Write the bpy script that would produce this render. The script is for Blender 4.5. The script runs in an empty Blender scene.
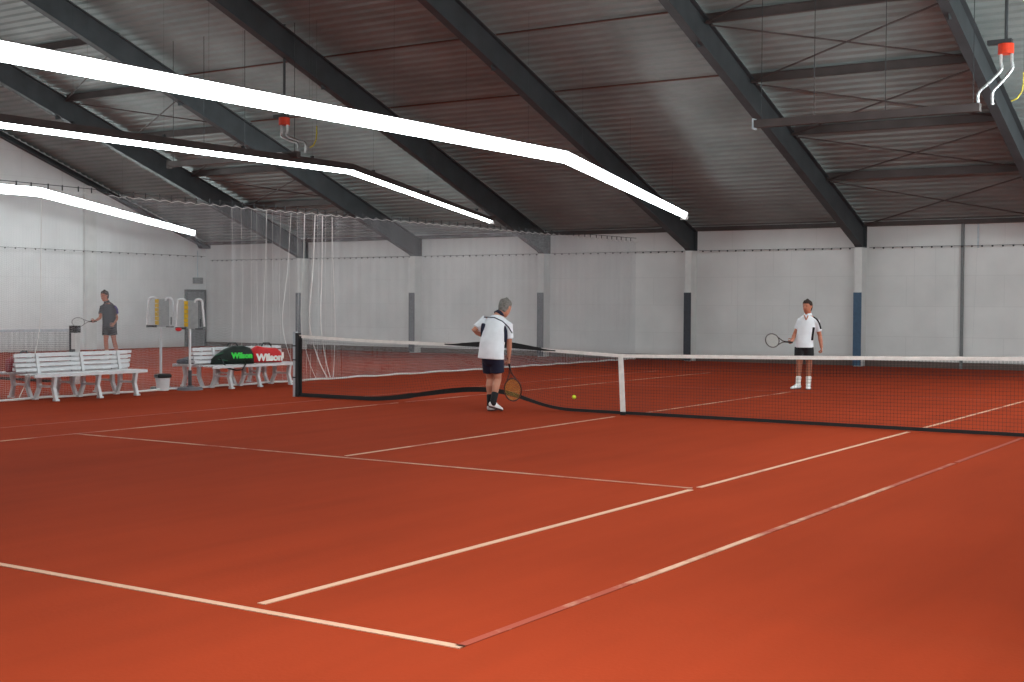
import bpy, bmesh, math, random
from mathutils import Vector, Matrix
random.seed(7)
sc = bpy.context.scene
COL = sc.collection
PI = math.pi
# ------------------------------------------------------------------ materials
def srgb(r, g, b):
    f = lambda c: (c / 255 / 12.92) if c / 255 <= .04045 else ((c / 255 + .055) / 1.055) ** 2.4
    return (f(r), f(g), f(b), 1)
MATS = {}
def mat(name, col, rough=.6, metal=0, spec=.4, noise=.06, scale=12, bump=0, bscale=60):
    if name in MATS: return MATS[name]
    m = bpy.data.materials.new(name); m.use_nodes = True
    nt = m.node_tree; b = nt.nodes['Principled BSDF']
    b.inputs['Roughness'].default_value = rough
    b.inputs['Metallic'].default_value = metal
    b.inputs['Specular IOR Level'].default_value = spec
    tc = nt.nodes.new('ShaderNodeTexCoord')
    n = nt.nodes.new('ShaderNodeTexNoise'); n.inputs['Scale'].default_value = scale; n.inputs['Detail'].default_value = 4
    nt.links.new(tc.outputs['Object'], n.inputs['Vector'])
    r = nt.nodes.new('ShaderNodeValToRGB')
    a = [max(0, c * (1 - noise * 2)) for c in col[:3]] + [1]
    c2 = [min(1, c * (1 + noise * 2)) for c in col[:3]] + [1]
    r.color_ramp.elements[0].position = .3; r.color_ramp.elements[0].color = a
    r.color_ramp.elements[1].position = .7; r.color_ramp.elements[1].color = c2
    nt.links.new(n.outputs['Fac'], r.inputs['Fac']); nt.links.new(r.outputs['Color'], b.inputs['Base Color'])
    if bump:
        n2 = nt.nodes.new('ShaderNodeTexNoise'); n2.inputs['Scale'].default_value = bscale; n2.inputs['Detail'].default_value = 3
        nt.links.new(tc.outputs['Object'], n2.inputs['Vector'])
        bp = nt.nodes.new('ShaderNodeBump'); bp.inputs['Strength'].default_value = bump; bp.inputs['Distance'].default_value = .01
        nt.links.new(n2.outputs['Fac'], bp.inputs['Height']); nt.links.new(bp.outputs['Normal'], b.inputs['Normal'])
    MATS[name] = m
    return m
def emis(name, col, s):
    m = bpy.data.materials.new(name); m.use_nodes = True
    b = m.node_tree.nodes['Principled BSDF']
    b.inputs['Base Color'].default_value = (.8, .8, .8, 1)
    b.inputs['Emission Color'].default_value = col
    b.inputs['Emission Strength'].default_value = s
    return m
CLAY = srgb(143, 51, 26)
M_steel = mat('dark_grey_steel_paint', srgb(60, 63, 66), .6, noise=.1, scale=2)
M_purlin = mat('brown_grey_steel', srgb(78, 70, 69), .6, noise=.1, scale=2)
M_redpipe = mat('rust_red_paint', srgb(98, 66, 58), .6)
M_wall = None
M_white = mat('white_plastic', srgb(212, 211, 214), .45, noise=.03)
M_whitepaint = mat('white_paint', srgb(215, 215, 214), .6, noise=.03, scale=3)
M_black = mat('black_net_cord', (.012, .012, .014, 1), .7)
M_blackfab = mat('black_fabric', (.014, .015, .016, 1), .75)
M_tape = mat('white_tape', srgb(235, 232, 228), .7, noise=.04)
M_chrome = mat('chrome', (.5, .5, .51, 1), .45, metal=1, noise=.02)
M_galv = mat('galvanised', srgb(190, 198, 205), .4, metal=.4)
M_orange = mat('orange_red_paint', srgb(215, 60, 30), .5)
M_yellow = mat('yellow_cable', srgb(200, 185, 60), .5)
M_thread = mat('curtain_thread', srgb(190, 190, 195), .8, noise=.03)
M_thread2 = mat('curtain_rope', srgb(225, 222, 220), .8, noise=.03)
M_bluepad = mat('blue_pad', srgb(66, 92, 118), .6)
M_darkpad = mat('dark_grey_pad', srgb(64, 68, 76), .6)
M_hazepad = mat('hazed_pad', srgb(96, 98, 104), .6)  # pads behind the curtain, its pale haze mixed into the colour
LAMP = emis('lamp_tubes', (.88, 1, 1.0, 1), 23)
FILLN = emis('added_near_fill', (.9, 1, 1.0, 1), 70)  # glow of the added strip that brightens the near floor
LAMPA = emis('front_lamp_tubes', (.88, 1, 1.0, 1), 14)
LAMPR = emis('boosted_lamp_tubes', (.88, 1, 1.0, 1), 42)  # unseen right strip, emission raised to brighten near floor and right wall

# ------------------------------------------------------------------ helpers
def setp(o, **k):
    for a, v in k.items():
        if v is not None: o[a] = v
    return o
def obj(name, bm, m, parent=None, smooth=False, loc=None):
    me = bpy.data.meshes.new(name)
    if isinstance(bm, bmesh.types.BMesh):
        bmesh.ops.recalc_face_normals(bm, faces=bm.faces[:]); bm.to_mesh(me); bm.free()
    else: me = bm
    for mm in (m if isinstance(m, (list, tuple)) else [m]): me.materials.append(mm)
    if smooth:
        for p in me.polygons: p.use_smooth = True
    o = bpy.data.objects.new(name, me); COL.objects.link(o)
    if parent: o.parent = parent
    if loc is not None: o.location = loc
    return o
def thing(name, label, cat, loc=(0, 0, 0), rz=0, group=None):
    o = bpy.data.objects.new(name, None); COL.objects.link(o); o.empty_display_size = .1
    o.location = loc; o.rotation_euler = (0, 0, rz)
    return setp(o, label=label, category=cat, group=group)
def tag(o, label, cat, group=None): return setp(o, label=label, category=cat, group=group)
def dup(root, loc=None, rz=None, **k):
    r = root.copy(); COL.objects.link(r)
    if loc is not None: r.location = loc
    if rz is not None: r.rotation_euler = (0, 0, rz)
    setp(r, **k)
    for ch in list(root.children):
        c = ch.copy(); COL.objects.link(c); c.parent = r
        for g in ch.children:
            d = g.copy(); COL.objects.link(d); d.parent = c
    return r
def box(bm, x0, x1, y0, y1, z0, z1, mi=0):
    v = [bm.verts.new((x, y, z)) for x in (x0, x1) for y in (y0, y1) for z in (z0, z1)]
    for f in ((0, 1, 3, 2), (4, 6, 7, 5), (0, 4, 5, 1), (2, 3, 7, 6), (0, 2, 6, 4), (1, 5, 7, 3)):
        fc = bm.faces.new([v[i] for i in f]); fc.material_index = mi
def bar(bm, a, b, w, h, up=(0, 0, 1), mi=0):
    a = Vector(a); b = Vector(b); t = (b - a).normalized(); s = t.cross(Vector(up))
    if s.length < 1e-4: s = t.cross(Vector((1, 0, 0)))
    s.normalize(); n = s.cross(t)
    q = [[bm.verts.new(p + s * i * w / 2 + n * j * h / 2) for i, j in ((-1, -1), (1, -1), (1, 1), (-1, 1))] for p in (a, b)]
    for i in range(4):
        f = bm.faces.new([q[0][i], q[0][(i + 1) % 4], q[1][(i + 1) % 4], q[1][i]]); f.material_index = mi
    bm.faces.new(q[0][::-1]).material_index = mi; bm.faces.new(q[1]).material_index = mi
def tube(bm, pts, r, n=8, closed=False):
    pts = [Vector(p) for p in pts]; N = len(pts); rings = []
    rr = r if isinstance(r, (list, tuple)) else [r] * N
    prev = None
    for i, p in enumerate(pts):
        if closed: t = pts[(i + 1) % N] - pts[i - 1]
        else: t = pts[min(i + 1, N - 1)] - pts[max(i - 1, 0)]
        t.normalize()
        if prev is None:
            s = t.cross(Vector((0, 0, 1)))
            if s.length < .05: s = t.cross(Vector((1, 0, 0)))
        else: s = prev - t * prev.dot(t)
        s.normalize(); prev = s; u = t.cross(s)
        rings.append([bm.verts.new(p + (s * math.cos(a) + u * math.sin(a)) * rr[i]) for a in [2 * PI * k / n for k in range(n)]])
    for i in range(N if closed else N - 1):
        A = rings[i]; B = rings[(i + 1) % N]
        for k in range(n): bm.faces.new([A[k], A[(k + 1) % n], B[(k + 1) % n], B[k]])
    if not closed: bm.faces.new(rings[0][::-1]); bm.faces.new(rings[-1])
def loft(bm, secs, hint, n=20, dome=True):
    """secs: (x,y,z,rx,ry); rx runs along hint"""
    P = [Vector(s[:3]) for s in secs]; hint = Vector(hint); rings = []
    S = list(secs)
    N = len(P)
    def ring(c, t, rx, ry):
        s = hint - t * hint.dot(t)
        if s.length < .05: s = t.cross(Vector((0, 0, 1)))
        s.normalize(); u = t.cross(s)
        return [bm.verts.new(c + s * math.cos(a) * rx + u * math.sin(a) * ry) for a in [2 * PI * k / n for k in range(n)]]
    for i in range(N):
        t = (P[min(i + 1, N - 1)] - P[max(i - 1, 0)]).normalized()
        if i == 0 and dome:
            m = min(S[0][3], S[0][4])
            rings.append(ring(P[0] - t * m * .75, t, S[0][3] * .3, S[0][4] * .3)); rings.append(ring(P[0] - t * m * .45, t, S[0][3] * .78, S[0][4] * .78))
        rings.append(ring(P[i], t, S[i][3], S[i][4]))
        if i == N - 1 and dome:
            m = min(S[i][3], S[i][4])
            rings.append(ring(P[i] + t * m * .45, t, S[i][3] * .78, S[i][4] * .78)); rings.append(ring(P[i] + t * m * .75, t, S[i][3] * .3, S[i][4] * .3))
    for A, B in zip(rings, rings[1:]):
        for k in range(n): bm.faces.new([A[k], A[(k + 1) % n], B[(k + 1) % n], B[k]])
    bm.faces.new(rings[0][::-1]); bm.faces.new(rings[-1])
def limb(bm, pts, hint=(1, 0, 0), n=14):
    loft(bm, [(p[0], p[1], p[2], p[3], p[4] if len(p) > 4 else p[3]) for p in pts], hint, n)
def ball(bm, c, r, sx=1, sy=1, sz=1, seg=14):
    m = Matrix.Translation(Vector(c)) @ Matrix.Diagonal((r * sx, r * sy, r * sz, 1))
    bmesh.ops.create_uvsphere(bm, u_segments=seg, v_segments=seg - 4, radius=1, matrix=m)
def disc(bm, c, r, h, n=28, r2=None):
    loft(bm, [(c[0], c[1], c[2], r, r), (c[0], c[1], c[2] + h, r2 or r, r2 or r)], (1, 0, 0), n, dome=False)
def evaluated(bm, mods):
    me = bpy.data.meshes.new('tmp'); bmesh.ops.recalc_face_normals(bm, faces=bm.faces[:]); bm.to_mesh(me); bm.free()
    o = bpy.data.objects.new('tmp', me); COL.objects.link(o)
    for kind, props in mods:
        md = o.modifiers.new(kind.lower(), kind)
        for k, v in props.items(): setattr(md, k, v)
    dg = bpy.context.evaluated_depsgraph_get(); dg.update()
    out = bpy.data.meshes.new_from_object(o.evaluated_get(dg))
    bpy.data.objects.remove(o); bpy.data.meshes.remove(me)
    return out
def fuse(bm, vox, it=2):
    return evaluated(bm, [('REMESH', dict(mode='VOXEL', voxel_size=vox)), ('SMOOTH', dict(factor=.5, iterations=it))])
def lerp(tab, x):
    if x <= tab[0][0]: return tab[0][1]
    for (a, b), (c, d) in zip(tab, tab[1:]):
        if x <= c:
            t = (x - a) / (c - a); t = t * t * (3 - 2 * t) if False else t
            return b + (d - b) * t
    return tab[-1][1]

# ------------------------------------------------------------------ camera
CP = (9.0258, -16.863, 1.5991)
yaw, pitch, roll, FPX = .578324, -.027843, .00514, 1317.17
fw = Vector((-math.sin(yaw) * math.cos(pitch), math.cos(yaw) * math.cos(pitch), math.sin(pitch)))
r0 = Vector((math.cos(yaw), math.sin(yaw), 0)); u0 = r0.cross(fw)
rv = math.cos(roll) * r0 + math.sin(roll) * u0; uv = -math.sin(roll) * r0 + math.cos(roll) * u0
cam = bpy.data.cameras.new('camera'); co = bpy.data.objects.new('camera', cam); COL.objects.link(co)
cam.sensor_width = 36; cam.lens = FPX * 36 / 1024; cam.clip_start = .05; cam.clip_end = 200
R3 = Matrix((rv, uv, -fw)).transposed()
co.matrix_world = Matrix.Translation(CP) @ R3.to_4x4()
sc.camera = co

# ------------------------------------------------------------------ hall
XL, XR, YB, YF = -27.15, 12.6, 17.8, -17.8
SL = .365
zu = lambda y: 3.68 + SL * (YB - abs(y))          # top line of the rafters
zr = lambda y: zu(y) + .15                         # roof sheet
# floor: fine red clay
m = bpy.data.materials.new('red_clay'); m.use_nodes = True; nt = m.node_tree; b = nt.nodes['Principled BSDF']
tc = nt.nodes.new('ShaderNodeTexCoord')
def noise(s, d, v=None):
    n = nt.nodes.new('ShaderNodeTexNoise'); n.inputs['Scale'].default_value = s; n.inputs['Detail'].default_value = d
    nt.links.new(v or tc.outputs['Object'], n.inputs['Vector']); return n
n1 = noise(.35, 5); n2 = noise(40, 6)
mp = nt.nodes.new('ShaderNodeMapping'); mp.inputs['Scale'].default_value = (2.2, .25, 1); mp.inputs['Rotation'].default_value = (0, 0, .25)
nt.links.new(tc.outputs['Object'], mp.inputs['Vector']); n3 = noise(1.2, 5, mp.outputs['Vector'])
r1 = nt.nodes.new('ShaderNodeValToRGB'); r1.color_ramp.elements[0].position = .35; r1.color_ramp.elements[1].position = .68
r1.color_ramp.elements[0].color = [c * .88 for c in CLAY[:3]] + [1]; r1.color_ramp.elements[1].color = [c * 1.1 for c in CLAY[:3]] + [1]
mx = nt.nodes.new('ShaderNodeMix'); mx.data_type = 'FLOAT'; mx.inputs[0].default_value = .45
nt.links.new(n1.outputs['Fac'], mx.inputs[2]); nt.links.new(n3.outputs['Fac'], mx.inputs[3]); nt.links.new(mx.outputs[0], r1.inputs['Fac'])
nt.links.new(r1.outputs['Color'], b.inputs['Base Color']); b.inputs['Roughness'].default_value = 1; b.inputs['Specular IOR Level'].default_value = .04
bp = nt.nodes.new('ShaderNodeBump'); bp.inputs['Strength'].default_value = .25; bp.inputs['Distance'].default_value = .006
nt.links.new(n2.outputs['Fac'], bp.inputs['Height']); nt.links.new(bp.outputs['Normal'], b.inputs['Normal'])
M_clay = m
bm = bmesh.new(); box(bm, XL - .2, XR + .2, YF - .2, YB + .2, -.12, 0)
setp(obj('floor', bm, M_clay), kind='structure')
# walls: whitewashed blocks
def wallmat(name, base, axis):
    m = bpy.data.materials.new(name); m.use_nodes = True; nt = m.node_tree; b = nt.nodes['Principled BSDF']
    tc = nt.nodes.new('ShaderNodeTexCoord'); sp = nt.nodes.new('ShaderNodeSeparateXYZ'); nt.links.new(tc.outputs['Object'], sp.inputs[0])
    cb = nt.nodes.new('ShaderNodeCombineXYZ'); nt.links.new(sp.outputs[axis], cb.inputs[0]); nt.links.new(sp.outputs['Z'], cb.inputs[1])
    bt = nt.nodes.new('ShaderNodeTexBrick'); bt.inputs['Scale'].default_value = 1; bt.inputs['Brick Width'].default_value = 2.47; bt.inputs['Row Height'].default_value = .8
    bt.inputs['Mortar Size'].default_value = .012; bt.inputs['Color1'].default_value = base; bt.inputs['Color2'].default_value = [c * .97 for c in base[:3]] + [1]
    bt.inputs['Mortar'].default_value = [c * .93 for c in base[:3]] + [1]; nt.links.new(cb.outputs[0], bt.inputs['Vector'])
    n = nt.nodes.new('ShaderNodeTexNoise'); n.inputs['Scale'].default_value = .8; n.inputs['Detail'].default_value = 6; nt.links.new(tc.outputs['Object'], n.inputs['Vector'])
    mr = nt.nodes.new('ShaderNodeMapRange'); mr.inputs[1].default_value = .3; mr.inputs[2].default_value = .7; mr.inputs[3].default_value = .9; mr.inputs[4].default_value = 1.05; nt.links.new(n.outputs['Fac'], mr.inputs[0])
    # dusty red splash zone close to the clay (dirt)
    mz = nt.nodes.new('ShaderNodeMapRange'); mz.inputs[1].default_value = 0; mz.inputs[2].default_value = .35; mz.inputs[3].default_value = .3; mz.inputs[4].default_value = 0
    nt.links.new(sp.outputs['Z'], mz.inputs[0])
    mu = nt.nodes.new('ShaderNodeMix'); mu.data_type = 'RGBA'; mu.blend_type = 'MULTIPLY'; mu.inputs[0].default_value = 1
    nt.links.new(bt.outputs['Color'], mu.inputs[6]); nt.links.new(mr.outputs[0], mu.inputs[7])
    m2 = nt.nodes.new('ShaderNodeMix'); m2.data_type = 'RGBA'; m2.inputs[7].default_value = srgb(150, 100, 80)
    nt.links.new(mz.outputs[0], m2.inputs[0]); nt.links.new(mu.outputs[2], m2.inputs[6]); nt.links.new(m2.outputs[2], b.inputs['Base Color'])
    b.inputs['Roughness'].default_value = .85
    return m
M_wallx = wallmat('whitewashed_wall', srgb(226, 226, 226), 'X'); M_wally = wallmat('whitewashed_gable', srgb(226, 226, 227), 'Y')
for nm, y0, y1 in (('wall_back', YB, YB + .2), ('wall_front', YF - .2, YF)):
    bm = bmesh.new(); box(bm, XL - .2, XR + .2, y0, y1, -.1, 3.95); setp(obj(nm, bm, M_wallx), kind='structure')
for nm, x0, x1 in (('wall_left', XL - .2, XL), ('wall_right', XR, XR + .2)):
    bm = bmesh.new()
    prof = [(YF, -.1), (YB, -.1), (YB, zr(YB) + .05), (0, zr(0) + .05), (YF, zr(YF) + .05)]
    A = [bm.verts.new((x0, y, z)) for y, z in prof]; B = [bm.verts.new((x1, y, z)) for y, z in prof]
    bm.faces.new(A); bm.faces.new(B[::-1])
    for i in range(5): bm.faces.new([A[i], A[(i + 1) % 5], B[(i + 1) % 5], B[i]])
    setp(obj(nm, bm, M_wally), kind='structure')
# trapezoidal roof sheeting, ribs along x
M_roof = mat('trapezoidal_sheet', srgb(132, 140, 139), .5, noise=.09, scale=.7)
bm = bmesh.new(); ys = []
pitch_ = .25; cs = math.cos(math.atan(SL)); y = 0; k = 0
prof = []
while y < YB + .1:
    for dy, dz in ((0, 0), (.10, 0), (.13, .04), (.22, .04)): prof.append(((y + dy * cs), dz))
    y += pitch_ * cs
prof = [(YB + .1, 0)] + [p for p in prof[::-1] if p[0] < YB + .1]
full = [(p[0], p[1]) for p in prof] + [(-p[0], p[1]) for p in prof[::-1][1:]]
lo = []; hi = []
for y, dz in full:
    z = zr(y) + dz
    lo.append((bm.verts.new((XL - .1, y, z)), bm.verts.new((XR + .1, y, z)))); hi.append((bm.verts.new((XL - .1, y, zr(y) + .1)), bm.verts.new((XR + .1, y, zr(y) + .1))))
for i in range(len(full) - 1):
    bm.faces.new([lo[i][0], lo[i][1], lo[i + 1][1], lo[i + 1][0]]); bm.faces.new([hi[i][0], hi[i + 1][0], hi[i + 1][1], hi[i][1]])
for s in (0, 1):
    for i in range(len(full) - 1): bm.faces.new([lo[i][s], lo[i + 1][s], hi[i + 1][s], hi[i][s]])
for e in (0, -1): bm.faces.new([lo[e][0], hi[e][0], hi[e][1], lo[e][1]])
setp(obj('ceiling', bm, M_roof), kind='structure')
# eave beams along the two long walls
for i, sg in enumerate((1, -1)):
    bm = bmesh.new(); y1 = sg * (YB - .01); y0 = sg * (YB - .12); box(bm, XL + .01, XR - .01, min(y0, y1), max(y0, y1), 3.72, 3.84); setp(obj('trim_%d' % (i + 1), bm, M_purlin), kind='structure')
# rafters and columns
CX = [12.4, 7.5, 2.55, -2.4, -7.35, -12.3, -17.25, -22.2, -27.0]
which = ['at the right gable wall', 'second from the right gable', 'at the far right edge, right of the braced bay', 'ending above the blue-padded column',
 'ending behind the tip of the long front light strip', 'meeting the wall just right of the bending player', 'coming down onto the column left of the bending player',
 'seen through the divider curtain, above the gathered folds', 'against the left gable wall']
def rafter(x, lab, D=.62, kz=3.17):
    o = thing('roof_rafter', 'dark steel rafter ' + lab, 'roof beam', (x, 0, 0), 0, 'steel roof rafters')
    top = [(YB - .01, zu(YB)), (0, zu(0)), (-YB + .01, zu(YB))]
    yk = YB - .38
    bot = [(YB - .01, kz), (yk, kz), (yk - .1, zu(yk - .1) - D), (0, zu(0) - D), (-yk + .1, zu(yk - .1) - D), (-yk, kz), (-YB + .01, kz)]
    bm = bmesh.new(); w = .012
    poly = top + bot[::-1]
    A = [bm.verts.new((-w, y, z)) for y, z in poly]; B = [bm.verts.new((w, y, z)) for y, z in poly]
    # web split at the ridge so that each side stays convex enough
    n = len(poly)
    for V in (A, B):
        bm.faces.new([V[0], V[1], V[6], V[7], V[8], V[9]] if V is A else [V[0], V[1], V[6], V[7], V[8], V[9]][::-1])
        bm.faces.new([V[1], V[2], V[3], V[4], V[5], V[6]] if V is A else [V[1], V[2], V[3], V[4], V[5], V[6]][::-1])
    for i in range(n): bm.faces.new([A[i], A[(i + 1) % n], B[(i + 1) % n], B[i]])
    obj('web', bm, M_steel, o)
    bm = bmesh.new()
    for a, c in zip(top, top[1:]): bar(bm, (0, a[0], a[1] + .01), (0, c[0], c[1] + .01), .2, .022)
    obj('top_flange', bm, M_steel, o)
    bm = bmesh.new()
    for a, c in zip(bot, bot[1:]): bar(bm, (0, a[0], a[1]), (0, c[0], c[1]), .2, .022)
    obj('bottom_flange', bm, M_steel, o)
    for sg in (1, -1):
        bm = bmesh.new(); yy = 7.35 * sg
        for d in (0,): bar(bm, (0, yy + d - sg * .06, zu(yy) + .02), (0, yy + d + sg * .1, zu(yy) - D - .1), .2, .025, up=(1, 0, 0))
        obj('splice_plate', bm, M_steel, o)
        bm = bmesh.new(); box(bm, -.1, .1, sg * YB - (.03 if sg > 0 else 0) + (-.0 if sg > 0 else 0), sg * YB + (0 if sg > 0 else .03), kz, 3.72); obj('end_plate', bm, M_steel, o)
    return o
for x, l in zip(CX, which): rafter(x, l, *((.12, 3.6) if x < -26 else ()))
padc = {3: (M_bluepad, 'blue'), 4: (M_darkpad, 'dark grey'), 5: (M_hazepad, 'grey'), 6: (M_hazepad, 'grey'), 7: (M_hazepad, 'grey')}
cw = {3: 'right of the player who faces the camera', 4: 'right of the net strap, behind the middle of the net', 5: 'just right of the bending player', 6: 'left of the bending player',
      7: 'behind the gathered folds of the divider curtain', 2: 'beside the right end of the braced roof bay'}
for i, x in enumerate(CX):
    if i in (0, 8): continue
    o = thing('wall_column', 'white column with %s lower pad, %s' % (padc.get(i, (0, 'dark'))[1], cw.get(i, 'near the right gable wall')), 'column', (x, YB - .2, 0), 0, 'columns along the back wall')
    bm = bmesh.new(); box(bm, -.1, .1, -.19, -.17, 0, 3.155); box(bm, -.1, .1, .18, .195, 0, 3.155); box(bm, -.09, .09, -.17, .18, 0, 3.155)
    obj('shaft', bm, M_whitepaint, o)
    bm = bmesh.new(); box(bm, -.11, .1, -.235, -.192, .02, 1.96); obj('pad', bm, padc.get(i, (M_darkpad,))[0], o)
# purlins and wind bracing in two bays
def bay(x0, x1, name):
    for y in (5.4, 7.7, 10.05, 12.45, 14.8):
        bm = bmesh.new(); z = zu(y) + .02
        for d in (-.085, .085): box(bm, x0 + .03, x1 - .03, y - .05, y + .05, z + d - .008, z + d + .008)
        box(bm, x0 + .03, x1 - .03, y - .006, y + .006, z - .09, z + .09)
        tag(obj('purlin', bm, M_purlin), 'brown-grey steel purlin in the %s, %s' % (name, {5.4: 'highest one', 7.7: 'second from the top', 10.05: 'third from the top', 12.45: 'fourth from the top', 14.8: 'lowest one above the wall'}[y]), 'roof beam', 'purlins of the braced bays')
    Y = [5.4, 7.7, 10.05, 12.45, 14.8, 17.5]
    nm = ['top field', 'second field', 'third field', 'fourth field', 'lowest field']
    for a, c, q in zip(Y, Y[1:], nm):
        bm = bmesh.new()
        tube(bm, [(x0 + .1, a + .1, zu(a + .1) - .06), (x1 - .1, c - .1, zu(c - .1) - .06)], .018, 6)
        tube(bm, [(x0 + .1, c - .1, zu(c - .1) - .10), (x1 - .1, a + .1, zu(a + .1) - .10)], .018, 6)
        tag(obj('wind_brace', bm, M_purlin), 'thin crossed steel wind braces in the %s of the %s' % (q, name), 'brace', 'crossed wind braces')
bay(-2.4, 2.55, 'braced roof bay at right'); bay(-22.2, -17.25, 'braced roof bay at left')
for x0, x1, nm in ((-7.35, -2.4, 'bay beside the braced right bay'), (-12.3, -7.35, 'bay above the long front light strip'), (-17.25, -12.3, 'bay between middle and left light strips')):
    for y, q in ((7.5, 'upper'), (10.0, 'lower')):
        bm = bmesh.new(); tube(bm, [(x0 + .02, y, zr(y) - .025), (x1 - .02, y, zr(y) - .025)], .022, 6)
        tag(obj('roof_tie', bm, M_redpipe), '%s rust-red tie rod under the roof in the %s' % (q, nm), 'rod', 'rust-red roof ties')

# ------------------------------------------------------------------ light strips
def strip(x, face, label, lm=None, z0=4.86, sec=[(-.08, -.05), (.05, -.125), (.15, .10), (.13, .13), (-.08, .02)], skirt=-.04):
    o = thing('light_strip', label, 'ceiling light', (x, 0, z0), 0, 'long ceiling light strips')
    path = [(-14.5, -.92, .62), (-8.3, 0, 1), (8.3, 0, 1), (14.5, -.92, .62)]
    def sweep(sec, dy=0):
        bm = bmesh.new(); rings = []
        for y, z, s in path: rings.append([bm.verts.new((face * u * s, y, z + v * s)) for u, v in sec])
        n = len(sec)
        for A, B in zip(rings, rings[1:]):
            for k in range(n): bm.faces.new([A[k], A[(k + 1) % n], B[(k + 1) % n], B[k]])
        bm.faces.new(rings[0]); bm.faces.new(rings[-1][::-1]); return bm
    obj('lit_trough', sweep(sec), lm or LAMP, o)
    obj('reflector_housing', sweep([(-.095, skirt), (-.09, .12), (.14, .15), (.145, .135), (-.082, .1), (-.082, skirt)]), M_purlin, o)
    obj('end_cap', (lambda bm: (box(bm, -.1, .12, 14.5, 14.53, -1.03, -.8), bm)[1])(bmesh.new()), M_purlin, o)
    for k in range(-6, 7):
        y = k * 2.3; z = lerp([(-14.5, -.92), (-8.3, 0), (8.3, 0), (14.5, -.92)], y)
        bm = bmesh.new(); tube(bm, [(0, y, z + .13), (0, y, zr(y) - z0)], .002, 4); box(bm, -.03, .03, y - .03, y + .03, z + .12, z + .18)
        obj('hanger', bm, M_steel, o)
    return o
strip(-6.1, 1, 'long bright light strip running over the front court beside the net post, largest in view', LAMPA)
strip(-12.2, -1, 'thin middle light strip seen from its dark back, beyond the divider curtain', None, 4.93)
strip(-24.3, 1, 'short-looking bright light strip low at the left edge, along the left gable wall')
strip(6.1, -1, 'light strip over the right side of the front court, outside the view', LAMPR, 4.86, [(-.07, -.02), (-.05, -.12), (.12, -.12), (.15, .10), (.13, .13)], -.26)  # trough and deep skirt shaped to keep the floor beyond it darker

o = thing('light_strip', 'unseen light strip added over the near baseline to brighten the floor towards the camera', 'ceiling light', (7.3, -12.9, 3.45))  # added fill fixture, only there to lift the floor by the camera
bm = bmesh.new(); box(bm, -2.2, 2.2, -.09, .09, -.09, 0); obj('lit_trough', bm, FILLN, o)
bm = bmesh.new(); box(bm, -2.22, 2.22, -.11, .11, 0, .08); box(bm, -2.22, 2.22, .092, .11, -.1, 0); obj('reflector_housing', bm, M_purlin, o)
for x in (-1.8, 0, 1.8):
    bm = bmesh.new(); tube(bm, [(x, 0, .08), (x, 0, zr(-12.9) - 3.45)], .004, 5); obj('hanger', bm, M_steel, o)

# ------------------------------------------------------------------ heaters with hoses
def heater(p, L, cap, side, lab, bmt=None):
    o = thing('tube_heater', lab, 'heater', p, 0, 'gas tube heaters')
    bm = bmesh.new(); s = -side
    bar(bm, (0, 0, 0), (s * L, 0, 0), .13, .14); obj('heater_tube', bm, M_purlin, o)
    bm = bmesh.new(); bar(bm, (s * L, 0, 0), (s * (L + .03), 0, 0), .16, .2); obj('end_bracket', bm, bmt or M_galv, o)
    cx, cy, cz = (cap[i] - p[i] for i in range(3))
    bm = bmesh.new(); disc(bm, (cx, cy, cz - .08), .13, .17, 18); obj('orange_cap', bm, M_orange, o)
    bm = bmesh.new(); tube(bm, [(cx, cy, cz + .05), (cx, cy, zr(p[1] + cy) - p[2] + .0)], .03, 8); box(bm, cx - .3, cx + .1, cy - .06, cy + .06, cz + .09, cz + .17); obj('mounting_bracket', bm, M_steel, o)
    for dx in (-.08, .1):
        bm = bmesh.new()
        a = Vector((cx + dx, cy, cz - .08)); e = Vector((dx * 1.3 - s * .05 + .02, 0, .03))
        pts = [a, a + Vector((0, 0, -.13)), a + Vector((0, 0, -.26)), a.lerp(e, .6) + Vector((0, 0, .02)), e + Vector((0, 0, .22)), e]
        # smooth curve
        Q = []
        for i in range(len(pts) - 1):
            p0 = pts[max(i - 1, 0)]; p1 = pts[i]; p2 = pts[i + 1]; p3 = pts[min(i + 2, len(pts) - 1)]
            for t in [j / 6 for j in range(6)]:
                Q.append(.5 * ((2 * p1) + (p2 - p0) * t + (2 * p0 - 5 * p1 + 4 * p2 - p3) * t * t + (3 * p1 - p0 - 3 * p2 + p3) * t ** 3))
        Q.append(pts[-1]); tube(bm, Q, [.026 + .003 * (i % 2) for i in range(len(Q))], 8)
        obj('metal_hose', bm, M_chrome, o)
    for t in (.03, .4, .72, .97):
        bm = bmesh.new(); x = s * L * t; tube(bm, [(x, 0, .07), (x, 0, zr(p[1]) - p[2])], .007, 5); obj('hanger', bm, M_steel, o)
    return o
heater((3.36, 6.4, 5.0), 4.1, (3.72, 6.6, 5.98), 1, 'dark tube heater under the braced right bay with orange cap and two chrome hoses')
heater((-11.9, 6.1, 5.05), 4.3, (-12.35, 6.1, 5.84), 1, 'tube heater behind the middle light strip with orange cap and two chrome hoses', M_purlin)
for p, lab in (((3.95, 6.9, 5.5), 'yellow gas hose hanging beside the heater hoses at the right edge'), ((-11.35, 6.1, 5.55), 'yellow gas hose hanging beside the heater hoses near the middle light strip')):
    o = thing('gas_hose', lab, 'hose', p, 0, 'yellow gas hoses')
    bm = bmesh.new(); tube(bm, [(-.2, 0, -.36), (-.1, 0, -.32), (-.02, 0, -.2), (0, 0, -.05), (0, 0, .12)], .014, 6); obj('hose', bm, M_yellow, o)
    bm = bmesh.new(); tube(bm, [(0, 0, .12), (0, 0, zr(p[1]) - p[2] - .01)], .003, 4); obj('wire', bm, M_steel, o)

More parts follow.
